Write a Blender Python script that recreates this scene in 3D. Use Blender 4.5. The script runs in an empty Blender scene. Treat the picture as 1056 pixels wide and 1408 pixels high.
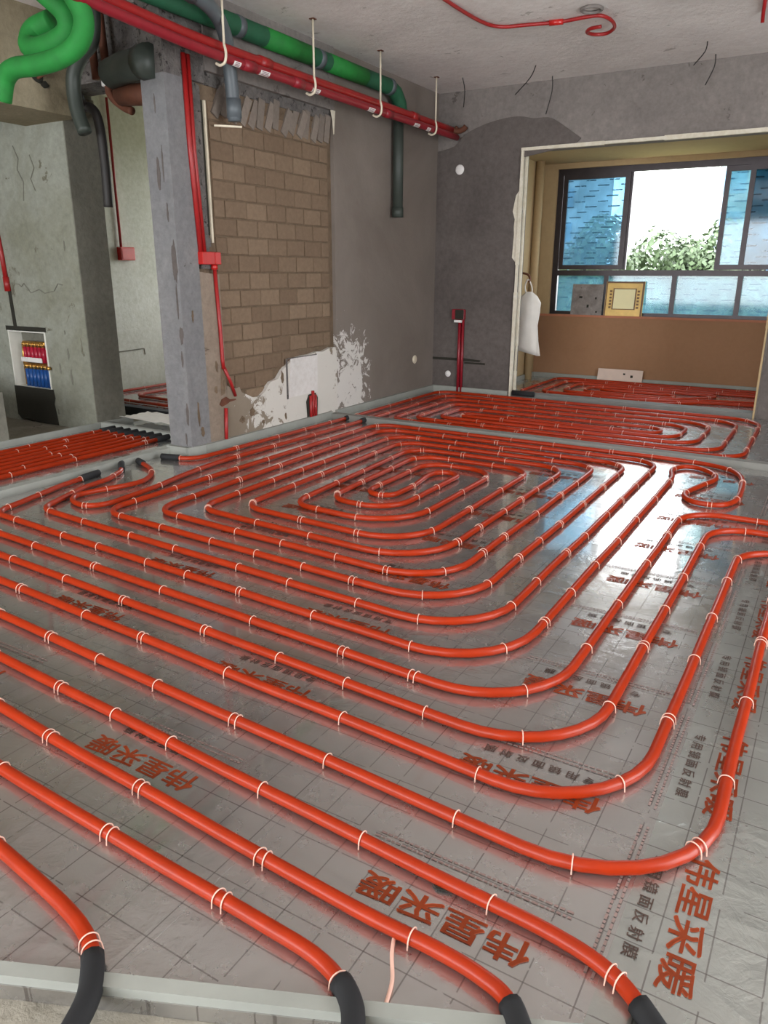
import bpy, bmesh, math, random
from mathutils import Vector, Matrix, noise
random.seed(7)
PI = math.pi
S = bpy.context.scene
C = S.collection

# ------------------------------------------------------------------ camera
cam = bpy.data.cameras.new('camera'); co = bpy.data.objects.new('camera', cam); C.objects.link(co)
cam.sensor_fit = 'HORIZONTAL'; cam.sensor_width = 36.0; cam.lens = 36.0 * 1029.6 / 1056.0
cam.clip_start = 0.05; cam.clip_end = 400
RX = Vector((0.8581, 0.5135, 0.0034)); UP = Vector((-0.1587, 0.2601, 0.9524)); BK = Vector((0.4883, -0.8178, 0.3047))
M = Matrix((RX, UP, BK)).transposed().to_4x4(); M.translation = (0, 0, 1.30)
co.matrix_world = M
S.camera = co
# ------------------------------------------------------------------ daylight
w = bpy.data.worlds.new('overcast_sky'); S.world = w; w.use_nodes = True
bg = w.node_tree.nodes['Background']; bg.inputs[0].default_value = (0.93, 0.97, 1.0, 1); bg.inputs[1].default_value = 10.0
S.view_settings.view_transform = 'Standard'; S.view_settings.look = 'None'
S.view_settings.gamma = 1.0; S.view_settings.use_curve_mapping = False
S.view_settings.exposure = 0.2
try:
    S.cycles.max_bounces = 10; S.cycles.diffuse_bounces = 6; S.cycles.glossy_bounces = 5; S.cycles.transparent_max_bounces = 12
    S.cycles.sample_clamp_indirect = 6.0; S.cycles.caustics_reflective = True; S.cycles.caustics_refractive = False; S.cycles.blur_glossy = 1.0
except Exception: pass
def portal(name, loc, rot, sx, sy):
    l = bpy.data.lights.new(name, 'AREA'); l.shape = 'RECTANGLE'; l.size = sx; l.size_y = sy
    l.cycles.is_portal = True
    o = bpy.data.objects.new(name, l); C.objects.link(o); o.location = loc; o.rotation_euler = rot
portal('sky_portal', (-1.7, 9.95, 1.62), (-PI/2, 0, 0), 3.5, 1.9)
portal('sky_portal', (-5.8, 8.25, 1.7), (-PI/2, 0, 0), 2.2, 1.7)
portal('sky_portal', (-2.5, -3.25, 1.55), (PI/2, 0, 0), 7.2, 2.2)
portal('sky_portal', (3.25, 2.6, 1.4), (0, PI/2, 0), 2.4, 3.2)

# ------------------------------------------------------------------ materials
def lin(c):
    return tuple(((x/255)/12.92 if x/255 <= .04045 else (((x/255)+.055)/1.055)**2.4) for x in c)
class NT:
    def __init__(s, name):
        s.m = bpy.data.materials.new(name); s.m.use_nodes = True
        s.t = s.m.node_tree; s.n = s.t.nodes; s.b = s.n['Principled BSDF']
        s.co = None
    def add(s, typ, **kw):
        x = s.n.new(typ)
        for k, v in kw.items(): setattr(x, k, v)
        return x
    def link(s, a, b): s.t.links.new(a, b)
    def coord(s):
        if not s.co: s.co = s.add('ShaderNodeNewGeometry').outputs['Position']
        return s.co
    def noise(s, scale, detail=5, rough=.6, vec=None, dist=0):
        x = s.add('ShaderNodeTexNoise'); x.inputs['Scale'].default_value = scale; x.inputs['Detail'].default_value = detail
        x.inputs['Roughness'].default_value = rough; x.inputs['Distortion'].default_value = dist
        s.link(vec or s.coord(), x.inputs['Vector']); return x.outputs['Fac']
    def ramp(s, fac, stops):
        r = s.add('ShaderNodeValToRGB'); e = r.color_ramp.elements
        while len(e) < len(stops): e.new(.5)
        for q, (p, c) in zip(e, stops):
            q.position = p; q.color = (*c, 1) if len(c) == 3 else c
        s.link(fac, r.inputs[0]); return r.outputs[0]
    def mix(s, fac, a, b, mode='MIX'):
        x = s.add('ShaderNodeMix', data_type='RGBA', blend_type=mode)
        for i, v in ((0, fac), (6, a), (7, b)):
            if hasattr(v, 'is_linked') or hasattr(v, 'links'): s.link(v, x.inputs[i])
            elif i == 0: x.inputs[0].default_value = v
            else: x.inputs[i].default_value = (*v, 1)
        return x.outputs[2]
    def math(s, op, a, b=0.0, clamp=False):
        x = s.add('ShaderNodeMath', operation=op); x.use_clamp = clamp
        for i, v in ((0, a), (1, b)):
            if isinstance(v, (int, float)): x.inputs[i].default_value = v
            else: s.link(v, x.inputs[i])
        return x.outputs[0]
    def sep(s):
        x = s.add('ShaderNodeSeparateXYZ'); s.link(s.coord(), x.inputs[0]); return x.outputs
    def color(s, v):
        if hasattr(v, 'links'): s.link(v, s.b.inputs['Base Color'])
        else: s.b.inputs['Base Color'].default_value = (*v, 1)
    def bump(s, h, strength=.3, dist=.01):
        x = s.add('ShaderNodeBump'); x.inputs['Strength'].default_value = strength; x.inputs['Distance'].default_value = dist
        s.link(h, x.inputs['Height']); s.link(x.outputs[0], s.b.inputs['Normal'])
    def set(s, **kw):
        for k, v in kw.items(): s.b.inputs[k.replace('_', ' ')].default_value = v
        return s
def plain(name, c, rough=.55, metal=0.0, var=.12, scale=9):
    t = NT(name); c = lin(c)
    f = t.noise(scale, 4)
    t.color(t.ramp(f, [(.25, tuple(x*(1-var) for x in c)), (.75, tuple(min(1, x*(1+var)) for x in c))]))
    t.set(Roughness=rough, Metallic=metal); return t.m
def plaster(name, c1, c2, c3=None, scale=1.6, bump=.25, spots=.0, fine=22, grain=.5):
    """trowelled cement / plaster: broad tone change, fine grain, few darker flakes"""
    t = NT(name); c1, c2 = lin(c1), lin(c2)
    a = t.ramp(t.noise(scale, 6, .62, dist=.6), [(.3, c1), (.7, c2)])
    g = t.noise(fine, 6, .7)
    a = t.mix(grain, a, t.ramp(g, [(.3, (.35,)*3), (.7, (.66,)*3)]), 'OVERLAY')
    if c3:
        k = t.ramp(t.noise(scale*3.3, 7, .68, dist=.8), [(.60-spots, (0, 0, 0)), (.63-spots, (1, 1, 1))])
        a = t.mix(k, a, lin(c3))
    t.color(a); t.set(Roughness=.92); t.b.inputs['Specular IOR Level'].default_value = .15
    h = t.math('ADD', g, t.math('MULTIPLY', t.noise(scale*4, 5), 1.5))
    t.bump(h, bump, .02); return t.m

MT = {}
MT['ceiling'] = plaster('ceiling_concrete', (214, 206, 201), (234, 226, 221), (186, 177, 170), 1.1, .35, -.03)
MT['beam'] = plaster('beam_concrete', (118, 111, 107), (136, 128, 123), (100, 93, 88), 1.4, .35, -.02)
MT['dark_cement'] = plaster('dark_cement_render', (84, 77, 74), (106, 98, 94), (120, 112, 108), .9, .2, -.1)
MT['column'] = plaster('column_cement', (114, 113, 115), (132, 130, 129), (92, 88, 84), 1.6, .4, -.055)
MT['pink_plaster'] = plaster('aged_plaster', (128, 113, 99), (146, 131, 117), (102, 88, 76), 1.8, .4, -.04)
MT['hall'] = plaster('hall_plaster', (132, 131, 115), (156, 157, 147), (110, 106, 92), 1.3, .4, -.03)
MT['hall_dark'] = plaster('jamb_cement', (112, 110, 100), (132, 129, 118), None, 1.2, .3)
MT['tan_block'] = plaster('tan_render', (134, 123, 100), (152, 141, 118), (120, 108, 88), 1.5, .3, -.06)
MT['white_wall'] = plaster('white_render', (190, 190, 178), (208, 208, 198), None, 1.2, .2)
MT['balcony'] = plaster('balcony_paint', (148, 112, 84), (156, 119, 91), None, .7, .06, grain=.12)
MT['balcony_side'] = plaster('balcony_side_paint', (170, 146, 110), (180, 156, 120), None, .8, .08, grain=.15)
MT['mortar'] = plaster('mortar', (104, 88, 72), (122, 104, 86), (72, 58, 46), 5, .6, -.04)
MT['grey_mortar'] = plaster('grey_mortar', (92, 88, 86), (124, 118, 114), (64, 60, 58), 7, .8, .02)
MT['slab'] = plaster('raw_slab', (128, 122, 110), (156, 150, 138), (100, 94, 84), 3, .4, -.02)
MT['cream_trim'] = plaster('cream_trim', (206, 196, 176), (222, 214, 198), (120, 102, 80), 3, .3, -.07)
# smooth render with white paint left behind low down
def peeled(name, c1, c2, white, zc, yc, ry, rz, th):
    t = NT(name); base = t.ramp(t.noise(.8, 6, .6, dist=.5), [(.3, lin(c1)), (.7, lin(c2))])
    p = t.sep()
    dy = t.math('POWER', t.math('ABSOLUTE', t.math('DIVIDE', t.math('SUBTRACT', p[1], yc), ry)), 2.0)
    dz = t.math('POWER', t.math('ABSOLUTE', t.math('DIVIDE', t.math('SUBTRACT', p[2], zc), rz)), 2.0)
    d = t.math('SUBTRACT', 1.0, t.math('ADD', dy, dz))
    n = t.noise(7.0, 8, .72, dist=1.0)
    v = t.math('ADD', n, t.math('MULTIPLY', d, .22))
    k = t.ramp(v, [(th, (0, 0, 0)), (th+.025, (1, 1, 1))])
    col = t.mix(k, base, lin(white)); t.color(col)
    t.set(Roughness=.9); t.b.inputs['Specular IOR Level'].default_value = .15
    t.bump(t.math('ADD', t.noise(25, 6, .7), t.math('MULTIPLY', k, 1.2)), .3, .012); return t.m
MT['smooth'] = peeled('smooth_render', (112, 102, 94), (134, 124, 116), (206, 200, 194), .30, 6.05, .40, .62, .62)
MT['low_white'] = peeled('patchy_white_plaster', (122, 108, 92), (150, 138, 124), (206, 200, 192), .30, 5.35, .75, .55, .52)
# brick
def brick_mat(name, c1, c2):
    t = NT(name); oi = t.add('ShaderNodeObjectInfo')
    a = t.ramp(oi.outputs['Random'], [(0, lin(c1)), (1, lin(c2))])
    g = t.noise(30, 6, .7)
    a = t.mix(.45, a, t.ramp(g, [(.3, (.36,)*3), (.7, (.64,)*3)]), 'OVERLAY')
    t.color(a); t.set(Roughness=.93); t.b.inputs['Specular IOR Level'].default_value = .1
    t.bump(t.math('ADD', g, t.noise(9, 5)), .5, .012); return t.m
MT['brick'] = brick_mat('porous_brick', (116, 97, 80), (132, 112, 93))
MT['brick_grey'] = brick_mat('mortared_brick', (116, 106, 98), (142, 130, 120))
# pipes and plastics
def glossy(name, c, rough=.3, coat=.3, var=.1):
    t = NT(name); c = lin(c); f = t.noise(14, 3)
    t.color(t.ramp(f, [(.3, tuple(x*(1-var) for x in c)), (.7, tuple(min(1, x*(1+var)) for x in c))]))
    t.set(Roughness=rough); t.b.inputs['Coat Weight'].default_value = coat; t.b.inputs['Coat Roughness'].default_value = .12
    return t.m
MT['pipe'] = glossy('red_orange_pex', (154, 40, 3), .38, .08)
MT['pipe'].node_tree.nodes['Principled BSDF'].inputs['Specular IOR Level'].default_value = .25
MT['clip'] = plain('white_clip', (226, 182, 164), .4)
MT['black'] = plain('black_foam', (22, 22, 24), .8)
MT['red_pvc'] = glossy('red_conduit', (152, 24, 24), .45, .1)
MT['red_box'] = glossy('red_box', (180, 28, 24), .35, .3)
MT['crimson'] = glossy('crimson_conduit', (136, 20, 34), .45, .1)
MT['green'] = plain('green_foam', (24, 118, 44), .75, 0, .2, 12)
MT['green_dark'] = plain('dark_green_foam', (28, 84, 56), .75, 0, .2, 10)
MT['grey_pvc'] = plain('grey_drain', (84, 90, 94), .45, 0, .12)
MT['dark_pvc'] = plain('dark_drain', (54, 60, 54), .5, 0, .15)
MT['label'] = plain('white_label', (232, 226, 222), .5, 0, .05)
MT['label_ink'] = plain('label_ink', (150, 120, 124), .6)
MT['hanger'] = plain('cream_hanger', (214, 202, 180), .5)
MT['wire'] = plain('dark_wire', (40, 36, 34), .6)
MT['rust'] = plain('rusty_steel', (104, 62, 44), .7, .3, .3)
MT['foam'] = plain('grey_foam_strip', (146, 147, 140), .7, 0, .12, 5)
MT['foam_mid'] = plain('mid_grey_foam', (122, 120, 114), .75, 0, .12, 5)
MT['foam_dark'] = plain('dark_foam_strip', (112, 110, 106), .8, 0, .15, 5)
MT['frame'] = plain('dark_aluminium', (66, 60, 62), .4, .6, .15)
MT['white_steel'] = plain('white_cabinet', (226, 224, 214), .4, 0, .05)
MT['red_tube'] = glossy('crimson_sleeve', (170, 22, 52), .4, .2)
MT['blue_tube'] = glossy('blue_sleeve', (22, 74, 140), .4, .2)
MT['brass'] = plain('brass', (206, 158, 84), .35, .9, .1)
MT['hole'] = plain('dark_recess', (44, 42, 34), .95)
MT['orange_ink'] = plain('orange_print', (176, 78, 40), .45, .2, .1)
MT['grey_ink'] = plain('brown_print', (112, 92, 84), .5, .2, .1)
MT['pale_ink'] = plain('pale_print', (150, 128, 122), .5, .3, .1)
MT['board'] = plain('offwhite_board', (206, 184, 170), .6, 0, .06)
MT['grey_board'] = plaster('stained_grey_board', (118, 110, 106), (150, 144, 140), (66, 56, 54), 7, .1, -.06)
MT['gold'] = plain('gold_tile', (206, 170, 96), .4, .2, .15)
MT['gold_dark'] = plain('brown_tile_frame', (112, 78, 44), .5)
MT['ivory'] = plain('ivory_panel', (236, 226, 176), .45, 0, .04)
MT['bag'] = plain('translucent_bag', (226, 220, 212), .5, 0, .06)
MT['bark'] = plain('bark', (88, 74, 60), .9)
MT['leaf'] = plain('leaf', (54, 70, 38), .6, 0, .4, 1.2)
MT['leaf2'] = plain('leaf_light', (66, 82, 52), .6, 0, .4, 1.2)
MT['ground'] = plain('outside_ground', (120, 128, 104), .95, 0, .2, .05)
MT['tower'] = plain('tower_wall', (140, 148, 158), .8)
MT['tower_glass'] = plain('tower_window', (84, 120, 150), .25)
# reflective foil laid over the insulation, with a printed 10 cm grid
def foil(name, grid=True, crump=1.0, tint=(186, 182, 178), gloss=.10):
    t = NT(name); c = lin(tint); p = t.sep()
    base = t.ramp(t.noise(2.2, 6, .6, dist=.4), [(.3, tuple(x*.82 for x in c)), (.7, c)])
    if grid:
        for ax, off in ((0, .030), (1, .020)):
            f = t.math('FRACT', t.math('MULTIPLY', t.math('ADD', p[ax], off+20.0), 10.0))
            k = t.math('LESS_THAN', t.math('ABSOLUTE', t.math('SUBTRACT', f, .5)), .5)
            k = t.math('GREATER_THAN', t.math('ABSOLUTE', t.math('SUBTRACT', f, .5)), .484)
            dash = t.math('GREATER_THAN', t.noise(16, 2), .40)
            base = t.mix(t.math('MULTIPLY', t.math('MULTIPLY', k, dash), .6), base, lin((84, 74, 72)))
    t.color(base); t.set(Metallic=.78); t.b.inputs['IOR'].default_value = 1.6
    r = t.ramp(t.noise(5, 5, .65), [(.3, (gloss+.10,)*3), (.75, (gloss+.24,)*3)]); t.link(r, t.b.inputs['Roughness'])
    t.b.inputs['Coat Weight'].default_value = .9; t.b.inputs['Coat Roughness'].default_value = .05; t.b.inputs['Coat IOR'].default_value = 1.7
    h1 = t.noise(1.6, 3, .5); h2 = t.noise(9, 4, .6, dist=1.4); h3 = t.noise(34, 4, .6, dist=1.0)
    wv = t.add('ShaderNodeTexVoronoi', feature='DISTANCE_TO_EDGE'); wv.inputs['Scale'].default_value = 5.5
    t.link(t.coord(), wv.inputs['Vector'])
    crease = t.math('MULTIPLY', t.math('SUBTRACT', .10, wv.outputs['Distance'], True), 1.6)
    mask = t.ramp(t.noise(1.1, 3), [(.42, (0, 0, 0)), (.62, (1, 1, 1))])
    h = t.math('ADD', t.math('MULTIPLY', h1, 1.6), t.math('MULTIPLY', t.math('ADD', t.math('MULTIPLY', h2, .5), t.math('ADD', crease, t.math('MULTIPLY', h3, .25))), t.math('ADD', t.math('MULTIPLY', mask, 1.3), .12)))
    t.bump(h, .16*crump, .018); return t.m
MT['foil'] = foil('printed_foil')
MT['foil_side'] = foil('crumpled_foil', True, 2.2, (180, 182, 176), .14)
MT['foil_far'] = foil('plain_foil', False, .8, (190, 192, 192), .10)
# glass with blue protective film, printed with short dashes
def film(name, tint, ink, amount, dash=True):
    t = NT(name); n = t.n; n.remove(t.b); out = n['Material Output']
    tr = t.add('ShaderNodeBsdfTransparent'); gl = t.add('ShaderNodeBsdfGlossy'); gl.inputs['Roughness'].default_value = .06
    df = t.add('ShaderNodeBsdfTranslucent'); df.inputs[0].default_value = (*lin((150, 196, 220)), 1)
    col = (*lin(tint),)
    if dash:
        p = t.sep()
        fz = t.math('FRACT', t.math('MULTIPLY', p[2], 8.5)); row = t.math('FLOOR', t.math('MULTIPLY', p[2], 8.5))
        sh = t.math('FRACT', t.math('MULTIPLY', t.math('SINE', t.math('MULTIPLY', row, 12.9)), 43.7))
        fx = t.math('FRACT', t.math('ADD', t.math('MULTIPLY', p[0], 3.6), sh))
        k = t.math('MULTIPLY', t.math('LESS_THAN', fz, .10), t.math('LESS_THAN', fx, .42))
        k2 = t.math('MULTIPLY', t.math('LESS_THAN', t.math('ABSOLUTE', t.math('SUBTRACT', fz, .55)), .06), t.math('LESS_THAN', t.math('ABSOLUTE', t.math('SUBTRACT', fx, .6)), .25))
        k = t.math('MULTIPLY', t.math('MAXIMUM', k, k2), t.math('GREATER_THAN', t.noise(40, 2), .42))
        wash = t.ramp(t.noise(2.6, 4), [(.3, tuple(x*.75 for x in col)), (.7, tuple(min(1, x*1.35) for x in col))])
        t.link(t.mix(k, wash, lin(ink)), tr.inputs[0])
    else: tr.inputs[0].default_value = (*col, 1)
    m1 = t.add('ShaderNodeMixShader'); m1.inputs[0].default_value = amount
    t.link(tr.outputs[0], m1.inputs[1]); t.link(df.outputs[0], m1.inputs[2])
    m2 = t.add('ShaderNodeMixShader'); m2.inputs[0].default_value = .06
    t.link(m1.outputs[0], m2.inputs[1]); t.link(gl.outputs[0], m2.inputs[2]); t.link(m2.outputs[0], out.inputs[0])
    return t.m
MT['film_blue'] = film('blue_film_glass', (134, 158, 170), (66, 82, 92), .10)
MT['film_pale'] = film('pale_film_glass', (146, 168, 168), (90, 120, 132), .12)
MT['glass'] = film('clear_glass', (225, 240, 238), (0, 0, 0), .0, False)

# ------------------------------------------------------------------ mesh helpers
class MB:
    def __init__(s): s.v = []; s.f = []
    def box(s, x0, y0, z0, x1, y1, z1):
        b = len(s.v)
        s.v += [(x0,y0,z0),(x1,y0,z0),(x1,y1,z0),(x0,y1,z0),(x0,y0,z1),(x1,y0,z1),(x1,y1,z1),(x0,y1,z1)]
        s.f += [tuple(b+i for i in q) for q in ((0,3,2,1),(4,5,6,7),(0,1,5,4),(1,2,6,5),(2,3,7,6),(3,0,4,7))]; return s
    def bar(s, p, q, wd, th, up=(0,0,1)):
        p, q = Vector(p), Vector(q); d = (q-p).normalized(); u = Vector(up)
        a = d.cross(u)
        if a.length < 1e-4: a = d.cross(Vector((1,0,0)))
        a.normalize(); c = a.cross(d); b = len(s.v)
        for e in (p, q):
            for i, j in ((-1,-1),(1,-1),(1,1),(-1,1)): s.v.append(tuple(e + a*(i*wd/2) + c*(j*th/2)))
        s.f += [tuple(b+i for i in q_) for q_ in ((0,1,2,3),(7,6,5,4),(0,4,5,1),(1,5,6,2),(2,6,7,3),(3,7,4,0))]; return s
    def prism(s, poly, axis, a0, a1):
        """poly: 2-D outline; axis 'x': (y,z), 'y': (x,z), 'z': (x,y)"""
        def P(p, a): return {'x': (a, p[0], p[1]), 'y': (p[0], a, p[1]), 'z': (p[0], p[1], a)}[axis]
        b = len(s.v); n = len(poly)
        s.v += [P(p, a0) for p in poly] + [P(p, a1) for p in poly]
        s.f.append(tuple(b+i for i in range(n))[::-1]); s.f.append(tuple(b+n+i for i in range(n)))
        for i in range(n): s.f.append((b+i, b+(i+1) % n, b+n+(i+1) % n, b+n+i))
        return s
    def tube(s, pts, r, n=10, closed=False, cap=True):
        pts = [Vector(p) for p in pts]; N = len(pts); rr = r if isinstance(r, (list, tuple)) else [r]*N
        b = len(s.v); nrm = None
        for i, p in enumerate(pts):
            if closed: d = pts[(i+1) % N]-pts[i-1]
            else: d = pts[min(i+1, N-1)]-pts[max(i-1, 0)]
            d.normalize()
            if nrm is None:
                nrm = Vector((0,0,1)) if abs(d.z) < .9 else Vector((1,0,0))
            nrm = (nrm - d*nrm.dot(d))
            if nrm.length < 1e-5: nrm = d.orthogonal()
            nrm.normalize(); bi = d.cross(nrm)
            for k in range(n):
                a = 2*PI*k/n; s.v.append(tuple(p + (nrm*math.cos(a)+bi*math.sin(a))*rr[i]))
        for i in range(N if closed else N-1):
            j = (i+1) % N
            for k in range(n):
                k2 = (k+1) % n; s.f.append((b+i*n+k, b+i*n+k2, b+j*n+k2, b+j*n+k))
        if cap and not closed:
            s.f.append(tuple(b+k for k in range(n))[::-1]); s.f.append(tuple(b+(N-1)*n+k for k in range(n)))
        return s
    def lathe(s, prof, o, n=16):
        b = len(s.v)
        for r, z in prof:
            for k in range(n): a = 2*PI*k/n; s.v.append((o[0]+r*math.cos(a), o[1]+r*math.sin(a), o[2]+z))
        for i in range(len(prof)-1):
            for k in range(n): k2 = (k+1) % n; s.f.append((b+i*n+k, b+i*n+k2, b+(i+1)*n+k2, b+(i+1)*n+k))
        s.f.append(tuple(b+k for k in range(n))[::-1]); s.f.append(tuple(b+(len(prof)-1)*n+k for k in range(n))); return s
    def mesh(s, name, mat, smooth=False):
        m = bpy.data.meshes.new(name); m.from_pydata(s.v, [], s.f); m.update()
        if mat: m.materials.append(mat)
        if smooth: m.polygons.foreach_set('use_smooth', [True]*len(m.polygons))
        return m
    def build(s, name, mat, parent=None, smooth=False, bevel=0, loc=None):
        m = s.mesh(name, MT[mat] if isinstance(mat, str) else mat, smooth)
        if bevel:
            bm = bmesh.new(); bm.from_mesh(m)
            bmesh.ops.bevel(bm, geom=bm.edges[:], offset=bevel, segments=1, affect='EDGES'); bm.to_mesh(m); bm.free()
        return link(name, m, parent, loc)
def link(name, m, parent=None, loc=None):
    o = bpy.data.objects.new(name, m); C.objects.link(o)
    if parent is not None: o.parent = parent
    if loc is not None: o.location = loc
    return o
def tag(o, label, cat, group=None):
    o['label'] = label; o['category'] = cat
    if group: o['group'] = group
    return o
def struct(o, label=None):
    o['kind'] = 'structure'
    if label: o['label'] = label
    return o
def thing(name, label, cat, loc=(0,0,0), group=None):
    o = bpy.data.objects.new(name, None); C.objects.link(o); o.location = loc; o.empty_display_size = .1
    return tag(o, label, cat, group)
def fillet(pts, rad, seg=7):
    """round the corners of a flat polyline; rad: one radius or one per point"""
    P = [Vector((p[0], p[1], p[2] if len(p) > 2 else 0)) for p in pts]; out = [P[0]]
    for i in range(1, len(P)-1):
        r = rad[i] if isinstance(rad, (list, tuple)) else rad
        a, b, c = P[i-1], P[i], P[i+1]; u = (a-b); v = (c-b); lu, lv = u.length, v.length
        if lu < 1e-6 or lv < 1e-6: continue
        u /= lu; v /= lv; ang = u.angle(v)
        if ang > PI-.02 or r <= 0: out.append(b); continue
        t = min(r/math.tan(ang/2), lu*.49, lv*.49); r2 = t*math.tan(ang/2)
        cen = b + (u+v).normalized()*(r2/math.sin(ang/2)); s0 = b+u*t-cen; s1 = b+v*t-cen
        th = s0.angle(s1); ax = s0.cross(s1)
        if ax.length < 1e-9: out.append(b); continue
        ax.normalize()
        for k in range(seg+1): out.append(cen + Matrix.Rotation(th*k/seg, 3, ax) @ s0)
    out.append(P[-1]); return out
def spline(pts, n=6):
    P = [Vector((p[0], p[1], p[2] if len(p) > 2 else 0)) for p in pts]; out = []
    for i in range(len(P)-1):
        p0 = P[max(i-1, 0)]; p1 = P[i]; p2 = P[i+1]; p3 = P[min(i+2, len(P)-1)]
        for k in range(n):
            t = k/n; out.append(.5*((2*p1)+(p2-p0)*t+(2*p0-5*p1+4*p2-p3)*t*t+(3*p1-p0-3*p2+p3)*t**3))
    out.append(P[-1]); return out
def rag(p, q, n, amp, seed=0):
    """a ragged line from p to q"""
    r = random.Random(seed); o = []
    for i in range(n):
        t = i/n; o.append((p[0]+(q[0]-p[0])*t+(r.uniform(-amp, amp) if i else 0), p[1]+(q[1]-p[1])*t+(r.uniform(-amp, amp) if i else 0)))
    return o

CZ = 3.07          # ceiling height above the foil
# ------------------------------------------------------------------ the setting
floor = struct(MB().box(-9.5, -3.2, -.16, 3.4, 9.95, -.035).build('floor', 'slab'), 'raw concrete slab under the foil')
def sheet(x0, y0, x1, y1, mat, z=0.0, n=.22):
    nx = max(1, int((x1-x0)/n)); ny = max(1, int((y1-(y0(x0) if callable(y0) else y0))/n)); m = MB()
    for j in range(ny+1):
        for i in range(nx+1):
            x = x0+(x1-x0)*i/nx; ya = y0(x) if callable(y0) else y0; y = ya+(y1-ya)*j/ny
            m.v.append((x, y, z + .0006*noise.noise((x*2.1, y*2.1, z*50))))
    for j in range(ny):
        for i in range(nx):
            a = j*(nx+1)+i; m.f.append((a, a+1, a+nx+2, a+nx+1))
    # turned-down edge so the sheet has a thickness
    b = len(m.v); ring = [i for i in range(nx+1)] + [j*(nx+1)+nx for j in range(1, ny+1)] + [ny*(nx+1)+i for i in range(nx-1, -1, -1)] + [j*(nx+1) for j in range(ny-1, 0, -1)]
    nr = len(ring)
    for i in ring: m.v.append(m.v[i])
    for i in ring: v = m.v[i]; m.v.append((v[0], v[1], -.034))
    for k in range(nr):
        k2 = (k+1) % nr; m.f.append((b+k2, b+k, b+nr+k, b+nr+k2))
    return m.build('foil_sheet', mat, floor, True)
sheets = []
near_edge = lambda x: min(.10+(x+2.2)*.452 - .0, 1.06)
for i, (x0, x1) in enumerate(((-1.012, -.205), (-1.972, -1.01), (-2.932, -1.97), (-4.17, -2.93))):
    sheets.append(sheet(x0, near_edge, x1, 5.66, 'foil', .0006*(i % 2)))
side = sheet(-.206, near_edge, 3.15, 5.66, 'foil_side', .0004)
for x0, x1 in ((-3.99, -2.0), (-2.0, -.30)): sheet(x0, 5.80, x1, 7.78, 'foil_far', .0003)
sheet(-.30, 5.80, 3.15, 7.78, 'foil_side', .0)
sheet(-3.42, 7.98, .6, 9.62, 'foil_far', .0)
sheet(-5.42, -1.2, -4.27, 4.22, 'foil_far', .0)
sheet(-5.40, 4.34, -4.27, 4.90, 'foil_far', .0)
sheet(-7.05, 5.05, -4.27, 7.9, 'foil_far', .0)
struct(MB().box(-9.5, -3.2, CZ, 3.4, 9.95, CZ+.2).build('ceiling', 'ceiling'), 'rough grey concrete ceiling')

# left wall: brick core, plaster round the stripped field
wl = struct(MB().box(-4.2, 3.98, -.035, -4.036, 8.0, CZ).build('wall_left', 'mortar'), 'party wall stripped back to brick')
m = MB().prism([(-4.215, 3.93), (-4.0, 3.93), (-4.0, 4.13), (-4.056, 4.13), (-4.056, 3.981), (-4.201, 3.981), (-4.201, 4.6), (-4.215, 4.6)], 'z', -.035, 2.52)
m.build('column_plaster', 'column', wl)
MB().box(-4.215, 3.93, 2.52, -4.0, 4.30, CZ).build('column_head', 'grey_mortar', wl)
MB().prism([(4.13, -.035), (4.335, -.035), (4.34, .55), (4.33, 1.28), (4.13, 1.30)], 'x', -4.056, -4.0).build('aged_plaster', 'pink_plaster', wl)
MB().prism([(4.165, 1.32), (4.255, 1.32), (4.255, 2.50), (4.165, 2.52)], 'x', -4.056, -4.008).build('cement_fill', 'grey_mortar', wl)
poly = [(4.335, -.035), (5.84, -.035), (5.84, .64)] + rag((5.84, .64), (5.2, .60), 6, .012, 2) + rag((5.2, .60), (4.72, .33), 6, .018, 3) + rag((4.72, .33), (4.335, .47), 6, .025, 4)
MB().prism(poly[:2]+poly[3:]+[(4.335, .47)], 'x', -4.056, -4.0).build('low_plaster', 'low_white', wl)
MB().box(-4.056, 5.84, -.035, -4.0, 7.8, CZ).build('smooth_plaster', 'smooth', wl)
MB().box(-4.06, 4.30, 2.60, -3.985, 5.84, CZ).build('ring_beam', 'beam', wl)
MB().prism([(5.10, .27), (5.52, .27), (5.53, .60), (5.14, .595)], 'x', -4.0, -3.997).build('white_patch', plaster('white_patch', (206, 200, 196), (218, 212, 208), None, 2, .05), wl)
MB().box(-4.0, 5.075, .26, -3.996, 5.095, .6).box(-4.0, 5.10, .598, -3.996, 5.52, .606).build('patch_border', 'grey_mortar', wl)
# bricks of the stripped field, one by one
BH, BL = .127, .240
bm_full = None
def brick_mesh(l, h, d, seed):
    r = random.Random(seed); b = MB(); j = lambda: r.uniform(-.0025, .0025)
    b.box(0, 0, 0, d, l, h); b.v = [(x+(j() if x > 0 else 0), y+j(), z+j()) for x, y, z in b.v]
    me = b.mesh('brick', MT['brick']); t = bmesh.new(); t.from_mesh(me)
    bmesh.ops.bevel(t, geom=[e for e in t.edges if all(v.co.x > d/2 for v in e.verts)], offset=.005, segments=1, affect='EDGES'); t.to_mesh(me); t.free(); return me
fulls = [brick_mesh(BL-.009, BH-.009, .03, k) for k in range(4)]
halves = [brick_mesh(BL/2-.009, BH-.009, .03, 50+k) for k in range(3)]
def low_edge(y):  # lower edge of the brick field
    if y < 4.72: return .47-(y-4.335)/.385*.14
    if y < 5.2: return .33+(y-4.72)/.48*.27
    return .60+.04*(y-5.2)/.64
k = 0
zb = .786-4*BH
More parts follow.
